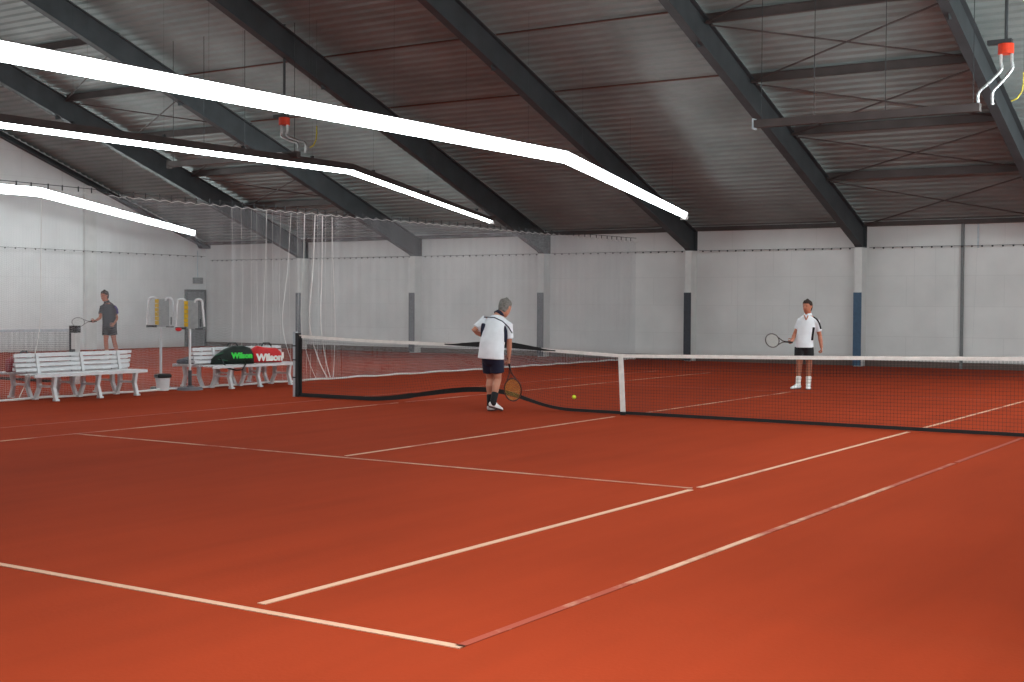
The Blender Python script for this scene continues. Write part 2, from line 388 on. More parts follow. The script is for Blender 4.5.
# ------------------------------------------------------------------ wall fittings
M_door = mat('grey_door_paint', srgb(128, 130, 132), .6); M_frame = mat('door_frame_grey', srgb(95, 97, 99), .6)
d = thing('door_1', 'grey door', 'door', (XL, 17.25, 0)); del d['label']; del d['category']; d['kind'] = 'structure'
bm = bmesh.new(); box(bm, 0, .05, -.42, .42, 0, 2.0); obj('door_leaf', bm, M_door, d)
bm = bmesh.new(); box(bm, 0, .08, -.5, -.42, 0, 2.08); box(bm, 0, .08, .42, .5, 0, 2.08); box(bm, 0, .08, -.42, .42, 2.0, 2.08); obj('door_frame', bm, M_frame, d)
bm = bmesh.new(); tube(bm, [(.05, -.33, 1.02), (.1, -.33, 1.02), (.1, -.22, 1.02)], .012, 8); obj('door_handle', bm, M_chrome, d)
bm = bmesh.new(); box(bm, 0, .12, -.2, .2, 0, .22); o = obj('exit_light_box', bm, mat('grey_plastic', srgb(140, 142, 144), .5), loc=(XL, 17.35, 2.3)); tag(o, 'small grey emergency light box above the door', 'emergency light')
bm = bmesh.new(); tube(bm, [(XL + .04, 17.35, 2.52), (XL + .04, 17.35, 3.5)], .018, 6); tag(obj('conduit_pipe', bm, M_galv), 'thin conduit rising from the box above the door', 'pipe')
bm = bmesh.new(); box(bm, XL + .002, XL + .13, 12.25, 12.7, 0, zu(12.7) - .05); tag(obj('gable_pilaster', bm, M_whitepaint), 'white pilaster on the left gable wall behind the man in dark clothes', 'column')
bm = bmesh.new(); box(bm, .17, .24, YB - .07, YB, 0, 3.72); tag(obj('downpipe', bm, mat('grey_pipe', srgb(120, 122, 124), .5)), 'thin grey vertical pipe on the back wall at right', 'pipe')
bm = bmesh.new(); box(bm, .56, .6, YB - .03, YB, 3.1, 3.72); tag(obj('short_conduit', bm, M_galv), 'short conduit under the eaves right of the vertical pipe', 'pipe')
def hookwire(a, b2, n, lab):
    o = thing('net_wire', lab, 'wire', a); a = Vector(a); d = Vector(b2) - a
    bm = bmesh.new(); tube(bm, [(0, 0, 0), tuple(d)], .006, 5); obj('wire', bm, M_steel, o)
    bm = bmesh.new()
    for i in range(n):
        c = d * ((i + .5) / n); ball(bm, c + Vector((0, 0, -.02)), .026, seg=8)
    k = obj('hooks', bm, M_steel, o); k['kind'] = 'stuff'
    bm = bmesh.new(); random.seed(3)
    for i in range(3):
        c = d * random.uniform(.05, .95); h = Vector((random.uniform(-.1, .1), 0, -2.6)) if abs(d.x) > 1 else Vector((0, random.uniform(-.1, .1), -2.6))
        tube(bm, [tuple(c), tuple(c + h * .5), tuple(c + h)], .002, 4)
    obj('hanging_cord', bm, M_thread, o)
for i in range(2, 8):
    x1, x0 = CX[i] - .2, CX[i + 1] + .2
    hookwire((x0, YB - .12, 3.16), (x1, YB - .12, 3.16), 18, 'backdrop hook wire %s' % {2: 'at the far right, crossing the vertical pipe', 3: 'left of the blue-padded column', 4: 'behind the middle of the net', 5: 'left of the bending player', 6: 'behind the left end of the net', 7: 'next to the door corner'}[i])
hookwire((XL + .17, -5, 3.35), (XL + .17, 17.6, 3.3), 60, 'long backdrop hook wire along the left gable wall')
bm = bmesh.new(); box(bm, XL, XL + .05, -17.7, 16.7, 0, .22); setp(obj('baseboard_left', bm, M_wally), kind='structure')
bm = bmesh.new(); box(bm, XL + .01, XR, YB - .05, YB, 0, .16); setp(obj('baseboard_back', bm, mat('dark_base', srgb(105, 88, 82), .8)), kind='structure')

# ------------------------------------------------------------------ court lines (plastic tapes set in the clay)
def linemat(name, wear, seed, bright=1.0):
    m = bpy.data.materials.new(name); m.use_nodes = True; nt = m.node_tree; b = nt.nodes['Principled BSDF']
    tc = nt.nodes.new('ShaderNodeTexCoord')
    n = nt.nodes.new('ShaderNodeTexNoise'); n.noise_dimensions = '4D'; n.inputs['W'].default_value = seed; n.inputs['Scale'].default_value = .9; n.inputs['Detail'].default_value = 7; n.inputs['Roughness'].default_value = .7
    nt.links.new(tc.outputs['Object'], n.inputs['Vector'])
    r = nt.nodes.new('ShaderNodeValToRGB'); r.color_ramp.elements[0].position = wear; r.color_ramp.elements[1].position = wear + .14
    c = srgb(196, 150, 124); r.color_ramp.elements[0].color = [x * 1.05 for x in CLAY[:3]] + [1]; r.color_ramp.elements[1].color = [x * bright for x in c[:3]] + [1]
    nt.links.new(n.outputs['Fac'], r.inputs['Fac']); nt.links.new(r.outputs['Color'], b.inputs['Base Color']); b.inputs['Roughness'].default_value = .85
    return m
A = 11.885
def courtline(a, b2, wear, seed, lab, w=.05, br=1.0):
    bm = bmesh.new(); a = Vector(a + (.0015,)); b2 = Vector(b2 + (.0015,)); bar(bm, a, b2, w, .005)
    tag(obj('court_line', bm, linemat('line_tape_%d' % seed, wear, seed, br)), lab, 'court line', 'court lines of the front court')
courtline((-5.51, -A), (5.51, -A), .26, 1, 'near baseline tape, crossing the lower left of the view', .055)
courtline((4.115, -A + .12), (4.115, -6.5), .2, 2, 'clean right singles sideline from near baseline to service line', .055)
courtline((4.115, -6.33), (4.115, -.1), .3, 3, 'right singles sideline between service line and net')
courtline((4.115, .1), (4.115, A), .38, 4, 'right singles sideline beyond the net')
courtline((5.485, -A), (5.485, -3.2), .45, 5, 'worn dusty right doubles sideline, nearest the camera')
courtline((5.485, -3.1), (5.485, -.1), .6, 15, 'nearly buried end of the right doubles sideline before the net')
courtline((-4.115, -6.4), (4.08, -6.4), .38, 6, 'near service line with worn gap left of centre', .045, .8)
qa = Vector((0.044, -6.277, 0)); qb = Vector((-0.016, -0.335, 0))
courtline((qa.x, qa.y), (qb.x, qb.y), .38, 7, 'centre service line on the near side of the net', .045, .9)
courtline((.02, .15), (.02, 6.4), .42, 8, 'centre service line beyond the net', .045, .85)
courtline((-4.115, -A), (-4.115, -.1), .40, 9, 'left singles sideline in front of the net post', .045, .8)
courtline((-4.115, .1), (-4.115, A), .42, 10, 'left singles sideline beyond the net', .045, .8)
courtline((-5.485, -A), (-5.485, -.1), .585, 11, 'almost buried left doubles sideline near the benches', .045, .7)
courtline((-5.485, .6), (-5.485, A), .53, 12, 'faint left doubles sideline beyond the net', .045, .6)
courtline((5.485, .1), (5.485, A), .47, 14, 'right doubles sideline beyond the net, outside the right edge')
courtline((-4.1, 6.4), (4.1, 6.4), .58, 13, 'faint far service line at the feet of the facing player', .045, .6)

# ------------------------------------------------------------------ tennis nets
def mesh_net(cols, ztop, zbot, yoff, r0=0, r1=1, cell=.045, rows=20, thick=.004):
    bm = bmesh.new(); g = []
    for x in cols:
        zt, zb = ztop(x), zbot(x); c = []
        for j in range(rows + 1):
            t = r0 + (r1 - r0) * j / rows; c.append(bm.verts.new((x, yoff(x, t), zt + (zb - zt) * t)))
        g.append(c)
    for a, b2 in zip(g, g[1:]):
        for j in range(rows): bm.faces.new([a[j], a[j + 1], b2[j + 1], b2[j]])
    return evaluated(bm, [('WIREFRAME', dict(thickness=thick, use_replace=True, use_boundary=True, use_even_offset=False))])
ZT = [(-6.4, 1.06), (-4.8, 1.01), (-3.05, .985), (-2.6, 1.0), (-1.98, 1.0), (-1.39, .94), (-.07, .885), (2.62, .93), (5.47, .99), (6.4, 1.06)]
def bump(x):
    t = (x + 2.85) / 2.0
    return 0 if abs(t) > 1 else (math.cos(t * PI) + 1) / 2
ztop = lambda x: lerp(ZT, x)
zbot = lambda x: .035 + .2 * bump(x)
yo = lambda x, t: .5 * bump(x) * t ** 1.3
N = thing('tennis_net', 'black tennis net with white tape and strap, its lower left billowing away from the camera', 'tennis net', (0, 0, 0))
xs = [-6.28 + 12.64 * i / 282 for i in range(283)]
k = obj('netting', mesh_net(xs, ztop, zbot, yo), M_black, N)
xs2 = [-6.26 + 12.6 * i / 282 for i in range(283)]
k = obj('double_netting', mesh_net(xs2, ztop, zbot, lambda x, t: yo(x, t) + .012, 0, .3, rows=7), M_black, N)
def ribbon(x0, x1, n, f, hh, th, m, name):
    bm = bmesh.new(); rings = []
    for i in range(n + 1):
        x = x0 + (x1 - x0) * i / n; y, z = f(x); h = hh(x) if callable(hh) else hh
        rings.append([bm.verts.new((x, y + a * th, z + b2 * h)) for a, b2 in ((-.5, -.5), (.5, -.5), (.5, .5), (-.5, .5))])
    for a, b2 in zip(rings, rings[1:]):
        for q in range(4): bm.faces.new([a[q], a[(q + 1) % 4], b2[(q + 1) % 4], b2[q]])
    bm.faces.new(rings[0]); bm.faces.new(rings[-1][::-1]); return obj(name, bm, m, N)
ft = lambda x: (0, ztop(x) - .025)
ribbon(-6.32, -2.95, 40, ft, .052, .016, M_tape, 'white_tape'); ribbon(-1.45, 6.4, 60, ft, .05, .016, M_tape, 'white_tape')
k = ribbon(-3.25, -1.2, 30, ft, lambda x: .018 + .075 * max(0, math.sin((x + 3.15) / 1.85 * PI)), .02, M_blackfab, 'flipped_tape'); k['label'] = 'tape flipped over to its black side'
ribbon(-6.3, 6.4, 120, lambda x: (yo(x, 1), zbot(x)), lambda x: .045 + .035 * bump(x + .3) + (.02 if x < -4 else 0), .02, M_blackfab, 'bottom_band')
for x in (-6.29, 6.37):
    bm = bmesh.new(); box(bm, x - .02, x + .02, -.012, .012, .03, 1.04); obj('side_band', bm, M_blackfab, N)
bm = bmesh.new(); bar(bm, (-.09, -.012, .86), (-.04, -.02, .01), .08, .01, up=(0, 1, 0)); obj('centre_strap', bm, M_tape, N)
bm = bmesh.new(); box(bm, -.08, 0, -.035, -.01, 0, .05); obj('ground_anchor', bm, M_blackfab, N)
def post(x, sg, lab):
    o = thing('net_post', lab, 'net post', (x, 0, 0), 0, 'net posts')
    bm = bmesh.new(); box(bm, -.035, .035, -.035, .035, 0, 1.09); obj('post', bm, mat('black_post', (.02, .022, .025, 1), .5), o)
    bm = bmesh.new(); box(bm, sg * .035, sg * .085, -.04, .035, 0, 1.11) if sg > 0 else box(bm, -.085, -.035, -.04, .035, 0, 1.11); obj('light_steel_strip', bm, M_galv, o)
    for z in (.32, .62, .86):
        bm = bmesh.new(); box(bm, min(sg * .03, sg * .09), max(sg * .03, sg * .09), -.045, .04, z, z + .02); obj('clamp', bm, M_blackfab, o)
    return o
post(-6.35, -1, 'net post with light steel strip at the left end of the front net')
post(6.45, 1, 'net post at the right end of the front net, outside the view')
# court two
o2 = thing('tennis_net', 'grey-looking tennis net of the far court behind the divider curtain, left edge', 'tennis net', (-18.4, 0, 0))
xs = [-6.2 + 12.4 * i / 310 for i in range(311)]
obj('netting', mesh_net(xs, lambda x: .93 + .14 * (abs(x) / 6.2), lambda x: .03, lambda x, t: 0, rows=24, thick=.006), M_black, o2)
bm = bmesh.new(); bar(bm, (-6.2, 0, 1.05), (0, 0, .92), .016, .05); bar(bm, (0, 0, .92), (6.2, 0, 1.05), .016, .05); obj('top_tape', bm, M_galv, o2)
bm = bmesh.new(); bar(bm, (-6.2, 0, .03), (6.2, 0, .03), .016, .05); obj('bottom_band', bm, M_blackfab, o2)
p2 = thing('net_post', 'pale post with dark winder at the right end of the far court net', 'net post', (-12.15, 0, 0), 0, 'net posts')
bm = bmesh.new(); box(bm, -.06, .06, -.06, .06, 0, 1.1); obj('post', bm, M_whitepaint, p2)
bm = bmesh.new(); box(bm, -.11, -.06, -.07, .07, .05, 1.14); box(bm, -.06, .06, -.07, .07, 1.0, 1.14); box(bm, -.06, .06, -.075, -.06, .6, .68); obj('winder', bm, M_blackfab, p2)

# ------------------------------------------------------------------ divider curtain
CUX = -9.33
Y0, Y1 = -10.0, 17.6
Cn = thing('divider_curtain', 'fine white net curtain between the two courts, gathered in bright folds by the net post', 'net curtain', (CUX, 0, 0))
hk = .3
def cx_(y, t):
    w = .03 * math.sin(y / .3 * PI) * (1 - .5 * t) * max(.15, min(1, (7 - y) / 3)) + .02 * math.sin(y * 2.1)
    return w * (1 if y > 3 or y < -4 else .6) + (.2 * max(0, min(1, (y - 4) / 5)) )
def ctop(y):
    ph = (y / hk) % 1
    return 3.49 - .1 * (1 - abs(2 * ph - 1))
def cbot(y): return .03
bm = bmesh.new(); g = []; st = .03; n = int((Y1 - Y0) / st); rows = 113
for i in range(n + 1):
    y = Y0 + i * st; zt = ctop(y); zb = cbot(y)
    g.append([bm.verts.new((cx_(y, j / rows), y, zt + (zb - zt) * j / rows)) for j in range(rows + 1)])
for a, b2 in zip(g, g[1:]):
    for j in range(rows): bm.faces.new([a[j], a[j + 1], b2[j + 1], b2[j]])
k = obj('netting', evaluated(bm, [('WIREFRAME', dict(thickness=.0034, use_replace=True, use_boundary=True, use_even_offset=False))]), M_thread, Cn); 
bm = bmesh.new(); tube(bm, [(cx_(Y0 + i * .15, 1), Y0 + i * .15, .02 + .008 * math.sin(i * .7)) for i in range(int((Y1 - Y0) / .15) + 1)], .022, 6); obj('hem_rope', bm, M_thread2, Cn)
bm = bmesh.new(); tube(bm, [(0, Y0, 3.56), (.03, 0, 3.52), (.1, 7, 3.5), (.2, Y1, 3.56)], .006, 5); obj('wire', bm, M_steel, Cn)
bm = bmesh.new()
y = Y0
while y < Y1:
    x = cx_(y, 0); tube(bm, [(x, y, 3.46), (x, y, 3.55)], .012, 5); y += hk
k = obj('hooks', bm, M_steel, Cn); k['kind'] = 'stuff'
bm = bmesh.new()
for i in range(0, 94):     # pale selvedge along the scalloped top
    y = Y0 + i * hk; tube(bm, [(cx_(y, 0), y, ctop(y)), (cx_(y + hk / 2, 0), y + hk / 2, ctop(y + hk / 2)), (cx_(y + hk, 0), y + hk, ctop(y + hk))], .005, 4)
obj('top_cord', bm, M_thread2, Cn)
def fold(pts, r):
    bm = bmesh.new(); Q = []
    for i in range(len(pts) - 1):
        p0, p1, p2_, p3 = (Vector(pts[max(i - 1, 0)]), Vector(pts[i]), Vector(pts[i + 1]), Vector(pts[min(i + 2, len(pts) - 1)]))
        for t in [j / 6 for j in range(6)]: Q.append(.5 * ((2 * p1) + (p2_ - p0) * t + (2 * p0 - 5 * p1 + 4 * p2_ - p3) * t * t + (3 * p1 - p0 - 3 * p2_ + p3) * t ** 3))
    Q.append(Vector(pts[-1])); tube(bm, Q, r, 6); obj('gathered_fold', bm, M_thread2, Cn)
for ya, yb, yc, r in ((3.72, 3.55, 4.1, .012), (3.95, 3.9, 4.2, .010), (3.4, 3.3, 3.75, .006), (4.25, 4.35, 4.3, .006), (3.0, 2.75, 3.25, .005), (2.3, 2.2, 2.25, .004), (-2.95, -3.0, -3.4, .008)):
    fold([(.05, ya, 3.42), (.05, ya + (yb - ya) * .4, 2.3), (.05, yb, 1.2), (.05, yb + (yc - yb) * .5, .45), (.05, yc, .05)], r)
for i in range(14):
    y = 1.4 + i * .22 + random.uniform(-.05, .05); fold([(.05, y, 3.42), (.05, y + random.uniform(-.04, .04), 1.8), (.05, y + random.uniform(-.08, .08), .05)], .002)

# ------------------------------------------------------------------ benches
def bench(L, lab, loc, rz, frames):
    """local: length along Y, front towards +X, origin under the back"""
    o = thing('slatted_bench', lab, 'bench', loc, rz, 'white slatted benches')
    bm = bmesh.new()
    for i in range(4):
        x = .1 + i * .115; box(bm, x, x + .095, 0, L, .415, .44)
    box(bm, .525, .55, 0, L, .39, .44); obj('seat', bm, M_white, o)
    bm = bmesh.new()
    for i in range(4):
        z = .47 + i * .077; x = .075 - (z - .44) * .22; box(bm, x - .012, x + .012, 0, L, z, z + .052)
    obj('backrest', bm, M_white, o)
    for y in frames:
        bm = bmesh.new(); w = .055
        for a, c, h in (((.5, .40), (.46, .22), .07), ((.46, .22), (.53, 0), .06), ((.1, .41), (.1, .2), .07), ((.1, .2), (.0, 0), .06), ((.08, .40), (.52, .40), .05), ((.10, .23), (.46, .23), .035), ((.03, .75), (.1, .40), .045)):
            bar(bm, (a[0], y, a[1]), (c[0], y, c[1]), h, w, up=(0, 1, 0)) if False else bar(bm, (a[0], y, a[1]), (c[0], y, c[1]), w, h, up=(1, 0, .3))
        box(bm, .49, .57, y - .04, y + .04, 0, .03); box(bm, -.04, .04, y - .04, y + .04, 0, .03)
        obj('leg_frame', bm, M_white, o)
    return o
bench(2.3, 'white slatted plastic bench at the left edge, empty, in front of the divider curtain', (-9.26, -3.53, 0), 0, (.42, 1.3, 2.08))
bench(2.35, 'white slatted plastic bench carrying the two lettered racket bags', (-9.26, .3, 0), 0, (.5, 1.25, 2.1))
bench(2.4, 'white bench behind the curtain at the left edge, back to back with the empty bench', (-9.44, -.95, 0), PI, (.35, 1.2, 2.1))
bench(2.3, 'white bench of the far court behind the curtain, back to back with the bag bench', (-9.44, 2.8, 0), PI, (.3, 1.2, 2.05))
# ------------------------------------------------------------------ bags
def text(s, size, m, parent, name, mw, ext=.004, offs=.01):
    c = bpy.data.curves.new('t', 'FONT'); c.body = s; c.size = size; c.extrude = ext; c.offset = offs; c.align_x = 'CENTER'; c.align_y = 'CENTER'
    t = bpy.data.objects.new('t', c); COL.objects.link(t); dg = bpy.context.evaluated_depsgraph_get(); dg.update()
    me = bpy.data.meshes.new_from_object(t.evaluated_get(dg)); bpy.data.objects.remove(t)
    me.materials.clear(); o = obj(name, me, m, parent); o.matrix_local = mw; return o
def bag(lab, loc, rz, L, H, T, secs, m, lm, ltxt, lpos, ls, straps, lean=0):
    o = thing('racket_bag', lab, 'sports bag', loc, rz, 'racket bags on the bench')
    # local: long axis X, face towards -Y
    bm = bmesh.new(); n = 28; rings = []
    for u, hs, ts in secs:
        x = (u - .5) * L; h = H * hs / 2; t = T * ts / 2; ring = []
        for k in range(n):
            a = 2 * PI * k / n; ca, sa = math.cos(a), math.sin(a); e = .62
            zz = math.copysign(abs(sa) ** e, sa) * h; ring.append(bm.verts.new((x, math.copysign(abs(ca) ** e, ca) * t + zz * lean, h + zz)))
        rings.append(ring)
    for a, c in zip(rings, rings[1:]):
        for k in range(n): bm.faces.new([a[k], a[(k + 1) % n], c[(k + 1) % n], c[k]])
    bm.faces.new(rings[0][::-1]); bm.faces.new(rings[-1])
    obj('bag_body', bm, m, o, smooth=True)
    rm = Matrix.Translation((lpos[0], -T / 2 - .012 - 0, lpos[1])) @ Matrix.Rotation(PI / 2, 4, 'X')
    if ltxt: text(ltxt, ls, lm, o, 'lettering', rm)
    for s in straps:
        bm = bmesh.new(); tube(bm, s, .014, 6); obj('strap', bm, M_blackfab, o)
    bm = bmesh.new(); tube(bm, [(-.1, -.03, H * .97), (-.06, -.02, H + .05), (.06, -.02, H + .05), (.1, -.03, H * .97)], .014, 6); obj('handle', bm, M_blackfab, o)
    return o
M_green = mat('bright_green_print', srgb(60, 225, 80), .5, noise=.02); M_dgreen = mat('dark_green_black_fabric', srgb(16, 30, 24), .6, noise=.3, scale=8)
M_redfab = mat('red_fabric', srgb(205, 28, 34), .55, noise=.08, scale=6)
ang = math.radians(90 - 22)
g1 = bag('black and dark green racket bag with bright green lettering on the bag bench', (-8.98, 1.06, .445), math.radians(60), .82, .35, .27,
    [(0, .1, .2), (.02, .28, .4), (.12, .5, .6), (.3, .8, .85), (.5, .98, 1), (.75, 1, 1), (.9, .88, .95), (.97, .6, .7), (1, .2, .3)], M_dgreen, M_green, 'Wilson', (.15, .16), .135,
    [[(-.25, -.12, .12), (-.24, -.3, .02), (-.17, -.36, -.06), (-.02, -.37, -.1), (.1, -.35, -.09), (.17, -.31, .0), (.2, -.12, .06)]])
bm = bmesh.new()
for s in ((-.36, .17, -.2, .22), (-.3, .1, -.12, .07)): tube(bm, [(s[0], -.105, s[1]), (s[2], -.128, s[3])], .007, 5)
k = obj('side_stripe', bm, mat('mid_green_piping', srgb(50, 110, 80), .5), g1); k['label'] = 'thin green piping at the narrow end'
g2 = bag('red racket bag with large white lettering at the right end of the bag bench', (-8.95, 1.93, .445), math.radians(68), .64, .33, .25,
    [(0, .5, .3), (.05, .82, .7), (.2, 1, .95), (.35, .93, 1), (.55, .88, 1), (.8, .86, 1), (.93, .68, .85), (1, .3, .4)], M_redfab, M_tape, 'Wilson', (.02, .10), .185, [])
bm = bmesh.new(); box(bm, .28, .32, -.13, .0, .08, .2); k = obj('side_tab', bm, M_tape, g2); k['label'] = 'white tab at the right end'
bm = bmesh.new()
loft(bm, [(-.3, 0, .05, .05, .1), (-.15, 0, .07, .07, .16), (.05, 0, .09, .085, .18), (.2, .02, .07, .07, .15), (.28, .0, .05, .05, .1)], (0, 0, 1), 16)
o = obj('jacket', bm, mat('dark_grey_cloth', srgb(66, 66, 76), .9, noise=.2, bump=.6, bscale=14), loc=(-9.72, .8, .43), smooth=True); o.rotation_euler = (0, 0, 1.2); tag(o, 'crumpled dark grey jacket on the far court bench behind the scoreboard pole', 'jacket')
o = bag('dark red and black bag on the far court bench at the left edge', (-9.72, -3.0, .445), math.radians(100), .7, .28, .24,
    [(0, .4, .3), (.06, .8, .7), (.3, 1, 1), (.7, 1, 1), (.94, .8, .7), (1, .4, .3)], [mat('dull_red_fabric', srgb(140, 40, 50), .7)], M_blackfab, '', (0, .1), .1, [[(-.3, -.14, .05), (.3, -.14, .05)]])
o['group'] = 'bags'

# ------------------------------------------------------------------ scoreboards
M_board = mat('grey_board', srgb(150, 152, 153), .5); M_flap = mat('yellow_flaps', srgb(205, 165, 30), .5); M_dark = mat('dark_metal', srgb(60, 60, 64), .5)
def score(loc, rz, lab, base_disc, H=1.1):
    o = thing('scoreboard', lab, 'scoreboard', loc, rz, 'standing scoreboards')
    # local: board in XZ plane, face towards -Y
    if base_disc:
        bm = bmesh.new(); disc(bm, (0, 0, 0), .235, .05, 32, .22); disc(bm, (0, 0, .05), .06, .03, 16); obj('base', bm, mat('base_grey', srgb(110, 108, 115), .6), o)
        bm = bmesh.new(); tube(bm, [(0, 0, .05), (0, 0, .36)], .034, 12); obj('pole_socket', bm, M_dark, o)
    else:
        bm = bmesh.new(); disc(bm, (0, 0, 0), .2, .04, 28, .18); obj('base', bm, M_dark, o)
    bm = bmesh.new(); tube(bm, [(0, 0, .05), (0, 0, H + .02)], .024, 12); obj('pole', bm, M_white, o)
    bm = bmesh.new(); box(bm, -.06, .15, -.012, .012, H + .02, H + .54); obj('board', bm, M_board, o)
    bm = bmesh.new()
    for i in range(6): box(bm, -.10, -.03, -.03, -.014, H + .06 + i * .08, H + .13 + i * .08)
    obj('number_flaps', bm, M_flap, o)
    for sg in (-1, 1):
        xo, xi = (-.25, -.07) if sg < 0 else (.26, .09)
        bm = bmesh.new(); pts = [(xo, 0, H + .06), (xo - sg * .015, 0, H + .25), (xo - sg * .035, 0, H + .5)]
        cxm = (xo - sg * .035 + xi) / 2; rr = abs(xo - sg * .035 - xi) / 2
        for k in range(1, 8):
            a = PI * k / 8; pts.append((cxm + sg * rr * math.cos(a), 0, H + .5 + rr * .9 * math.sin(a)))
        pts.append((xi, 0, H + .5)); tube(bm, pts, .021, 8); obj('hoop', bm, M_white, o)
    bm = bmesh.new(); box(bm, -.26, -.07, -.02, .02, H + .01, H + .05); box(bm, .1, .24, -.015, .015, H + .01, H + .03); obj('lower_rail', bm, M_dark, o)
    bm = bmesh.new(); box(bm, .18, .2, -.02, .0, H + .06, H + .2); obj('hook', bm, M_dark, o)
    return o
s1 = score((-9.09, .1, 0), math.radians(38), 'scoreboard with yellow number column on a disc base, left of the bag bench', True)
bm = bmesh.new(); ball(bm, (-.2, -.03, 1.11), .045, 1.3, 1, .8); obj('red_clip', bm, M_redfab, s1)
score((-9.75, .0, 0), math.radians(38), 'dimmer standing scoreboard behind the divider curtain, above the bucket', False, 1.13)
# bucket with bin bag
o = thing('bucket', 'white bucket with a black bin liner over its rim, between the benches', 'bucket', Vector((-9.360, -0.305, 0)))
bm = bmesh.new(); disc(bm, (0, 0, 0), .105, .26, 28, .14); obj('pail', bm, M_white, o)
bm = bmesh.new(); loft(bm, [(0, 0, .235, .15, .15), (0, 0, .26, .165, .155), (0, 0, .29, .155, .15), (0, 0, .305, .13, .13)], (1, 0, 0), 24, dome=False); obj('bin_liner', bm, M_blackfab, o)

# ------------------------------------------------------------------ rackets and balls
def racket(lab, butt, tip, nrm, fm, smx, gm):
    """butt, tip world; nrm face normal"""
    z = (Vector(tip) - Vector(butt)).normalized(); y = Vector(nrm); y = (y - z * y.dot(z)).normalized(); x = y.cross(z)
    o = thing('tennis_racket', lab, 'tennis racket'); o.matrix_world = Matrix.Translation(butt) @ Matrix((x, y, z)).transposed().to_4x4()
    bm = bmesh.new(); c = .505
    tube(bm, [(.128 * math.sin(a), 0, c + .17 * math.cos(a)) for a in [2 * PI * k / 40 for k in range(40)]], .0105, 8, closed=True)
    for s in (-1, 1): tube(bm, [(s * .072, 0, .362), (s * .045, 0, .31), (s * .014, 0, .25), (s * .008, 0, .2)], [.010, .011, .011, .011], 8)
    obj('frame', bm, fm, o)
    bm = bmesh.new()
    for i in range(-9, 10):
        u = i * .0128
        if abs(u) < .122:
            h = .165 * math.sqrt(1 - (u / .126) ** 2); bar(bm, (u, 0, c - h), (u, 0, c + h), .0013, .0013)
    for i in range(-12, 13):
        u = i * .0128; h = .124 * math.sqrt(max(0, 1 - (u / .168) ** 2)); bar(bm, (-h, 0, c + u), (h, 0, c + u), .0013, .0013)
    obj('strings', bm, smx, o)
    bm = bmesh.new(); tube(bm, [(0, 0, 0), (0, 0, .012), (0, 0, .19), (0, 0, .21)], [.019, .0165, .0155, .011], 8); obj('grip', bm, gm, o)
    return o

# ------------------------------------------------------------------ people
M_skin = mat('skin', srgb(188, 128, 104), .55, noise=.05, scale=9); M_skin2 = mat('tanned_skin', srgb(176, 110, 86), .55, noise=.05, scale=9)
M_shirt = mat('white_polo', srgb(226, 228, 234), .8, noise=.03, scale=7, bump=.4, bscale=9)
M_navy = mat('navy_cloth', srgb(22, 24, 48), .8, noise=.1); M_blk = mat('black_cloth', srgb(20, 18, 22), .8)
M_dkshirt = mat('charcoal_shirt', srgb(48, 47, 54), .85); M_purple = mat('purple_cloth', srgb(70, 50, 130), .8)
M_ghair = mat('grey_hair', srgb(112, 108, 104), .8, noise=.25, scale=40); M_bhair = mat('dark_brown_hair', srgb(44, 28, 22), .8, noise=.2, scale=40)
M_shoe = mat('white_shoe', srgb(232, 230, 230), .6); M_sole = mat('dark_sole', srgb(70, 40, 38), .8); M_eye = mat('eye_dark', (.02, .015, .012, 1), .3); M_lip = mat('lip', srgb(150, 80, 72), .5)
ZR = Vector((0, 0, 1))
class Frame:
    def __init__(s, c, f, tilt=0, scale=1):
        s.c = Vector(c); f = Vector((f[0], f[1], 0)).normalized(); s.r = f.cross(ZR)   # right of the person
        s.f = (f * math.cos(tilt) + ZR * math.sin(tilt)).normalized(); s.u = s.r.cross(s.f); s.k = scale
    def __call__(s, x, y, z): return s.c + (s.r * x + s.f * y + s.u * z) * s.k
def head(bm, F):
    secs = [(-.128, .05, .022, .026), (-.108, .04, .044, .05), (-.075, .024, .058, .074), (-.035, .012, .068, .088), (.015, .0, .075, .097), (.055, -.005, .074, .096), (.09, -.008, .06, .082), (.115, -.01, .036, .052), (.124, -.01, .014, .02)]
    loft(bm, [tuple(F(0, cy, z)) + (rx * 1.08, ry * 1.06) for z, cy, rx, ry in secs], F.r, 24)
    limb(bm, [tuple(F(0, .092, .03)) + (.009,), tuple(F(0, .106, -.005)) + (.012,), tuple(F(0, .112, -.022)) + (.016, .013)], F.r, 10)      # nose
    limb(bm, [tuple(F(-.035, .088, .038)) + (.011,), tuple(F(.035, .088, .038)) + (.011,)], F.u, 8)                                      # brow
    limb(bm, [tuple(F(-.02, .088, -.058)) + (.010,), tuple(F(.02, .088, -.058)) + (.010,)], F.u, 8)                                      # mouth ridge
    for s in (-1, 1): limb(bm, [tuple(F(s * .077, -.008, -.028)) + (.012, .007), tuple(F(s * .083, -.012, .0)) + (.018, .008), tuple(F(s * .083, -.015, .022)) + (.016, .008)], F.f, 10)
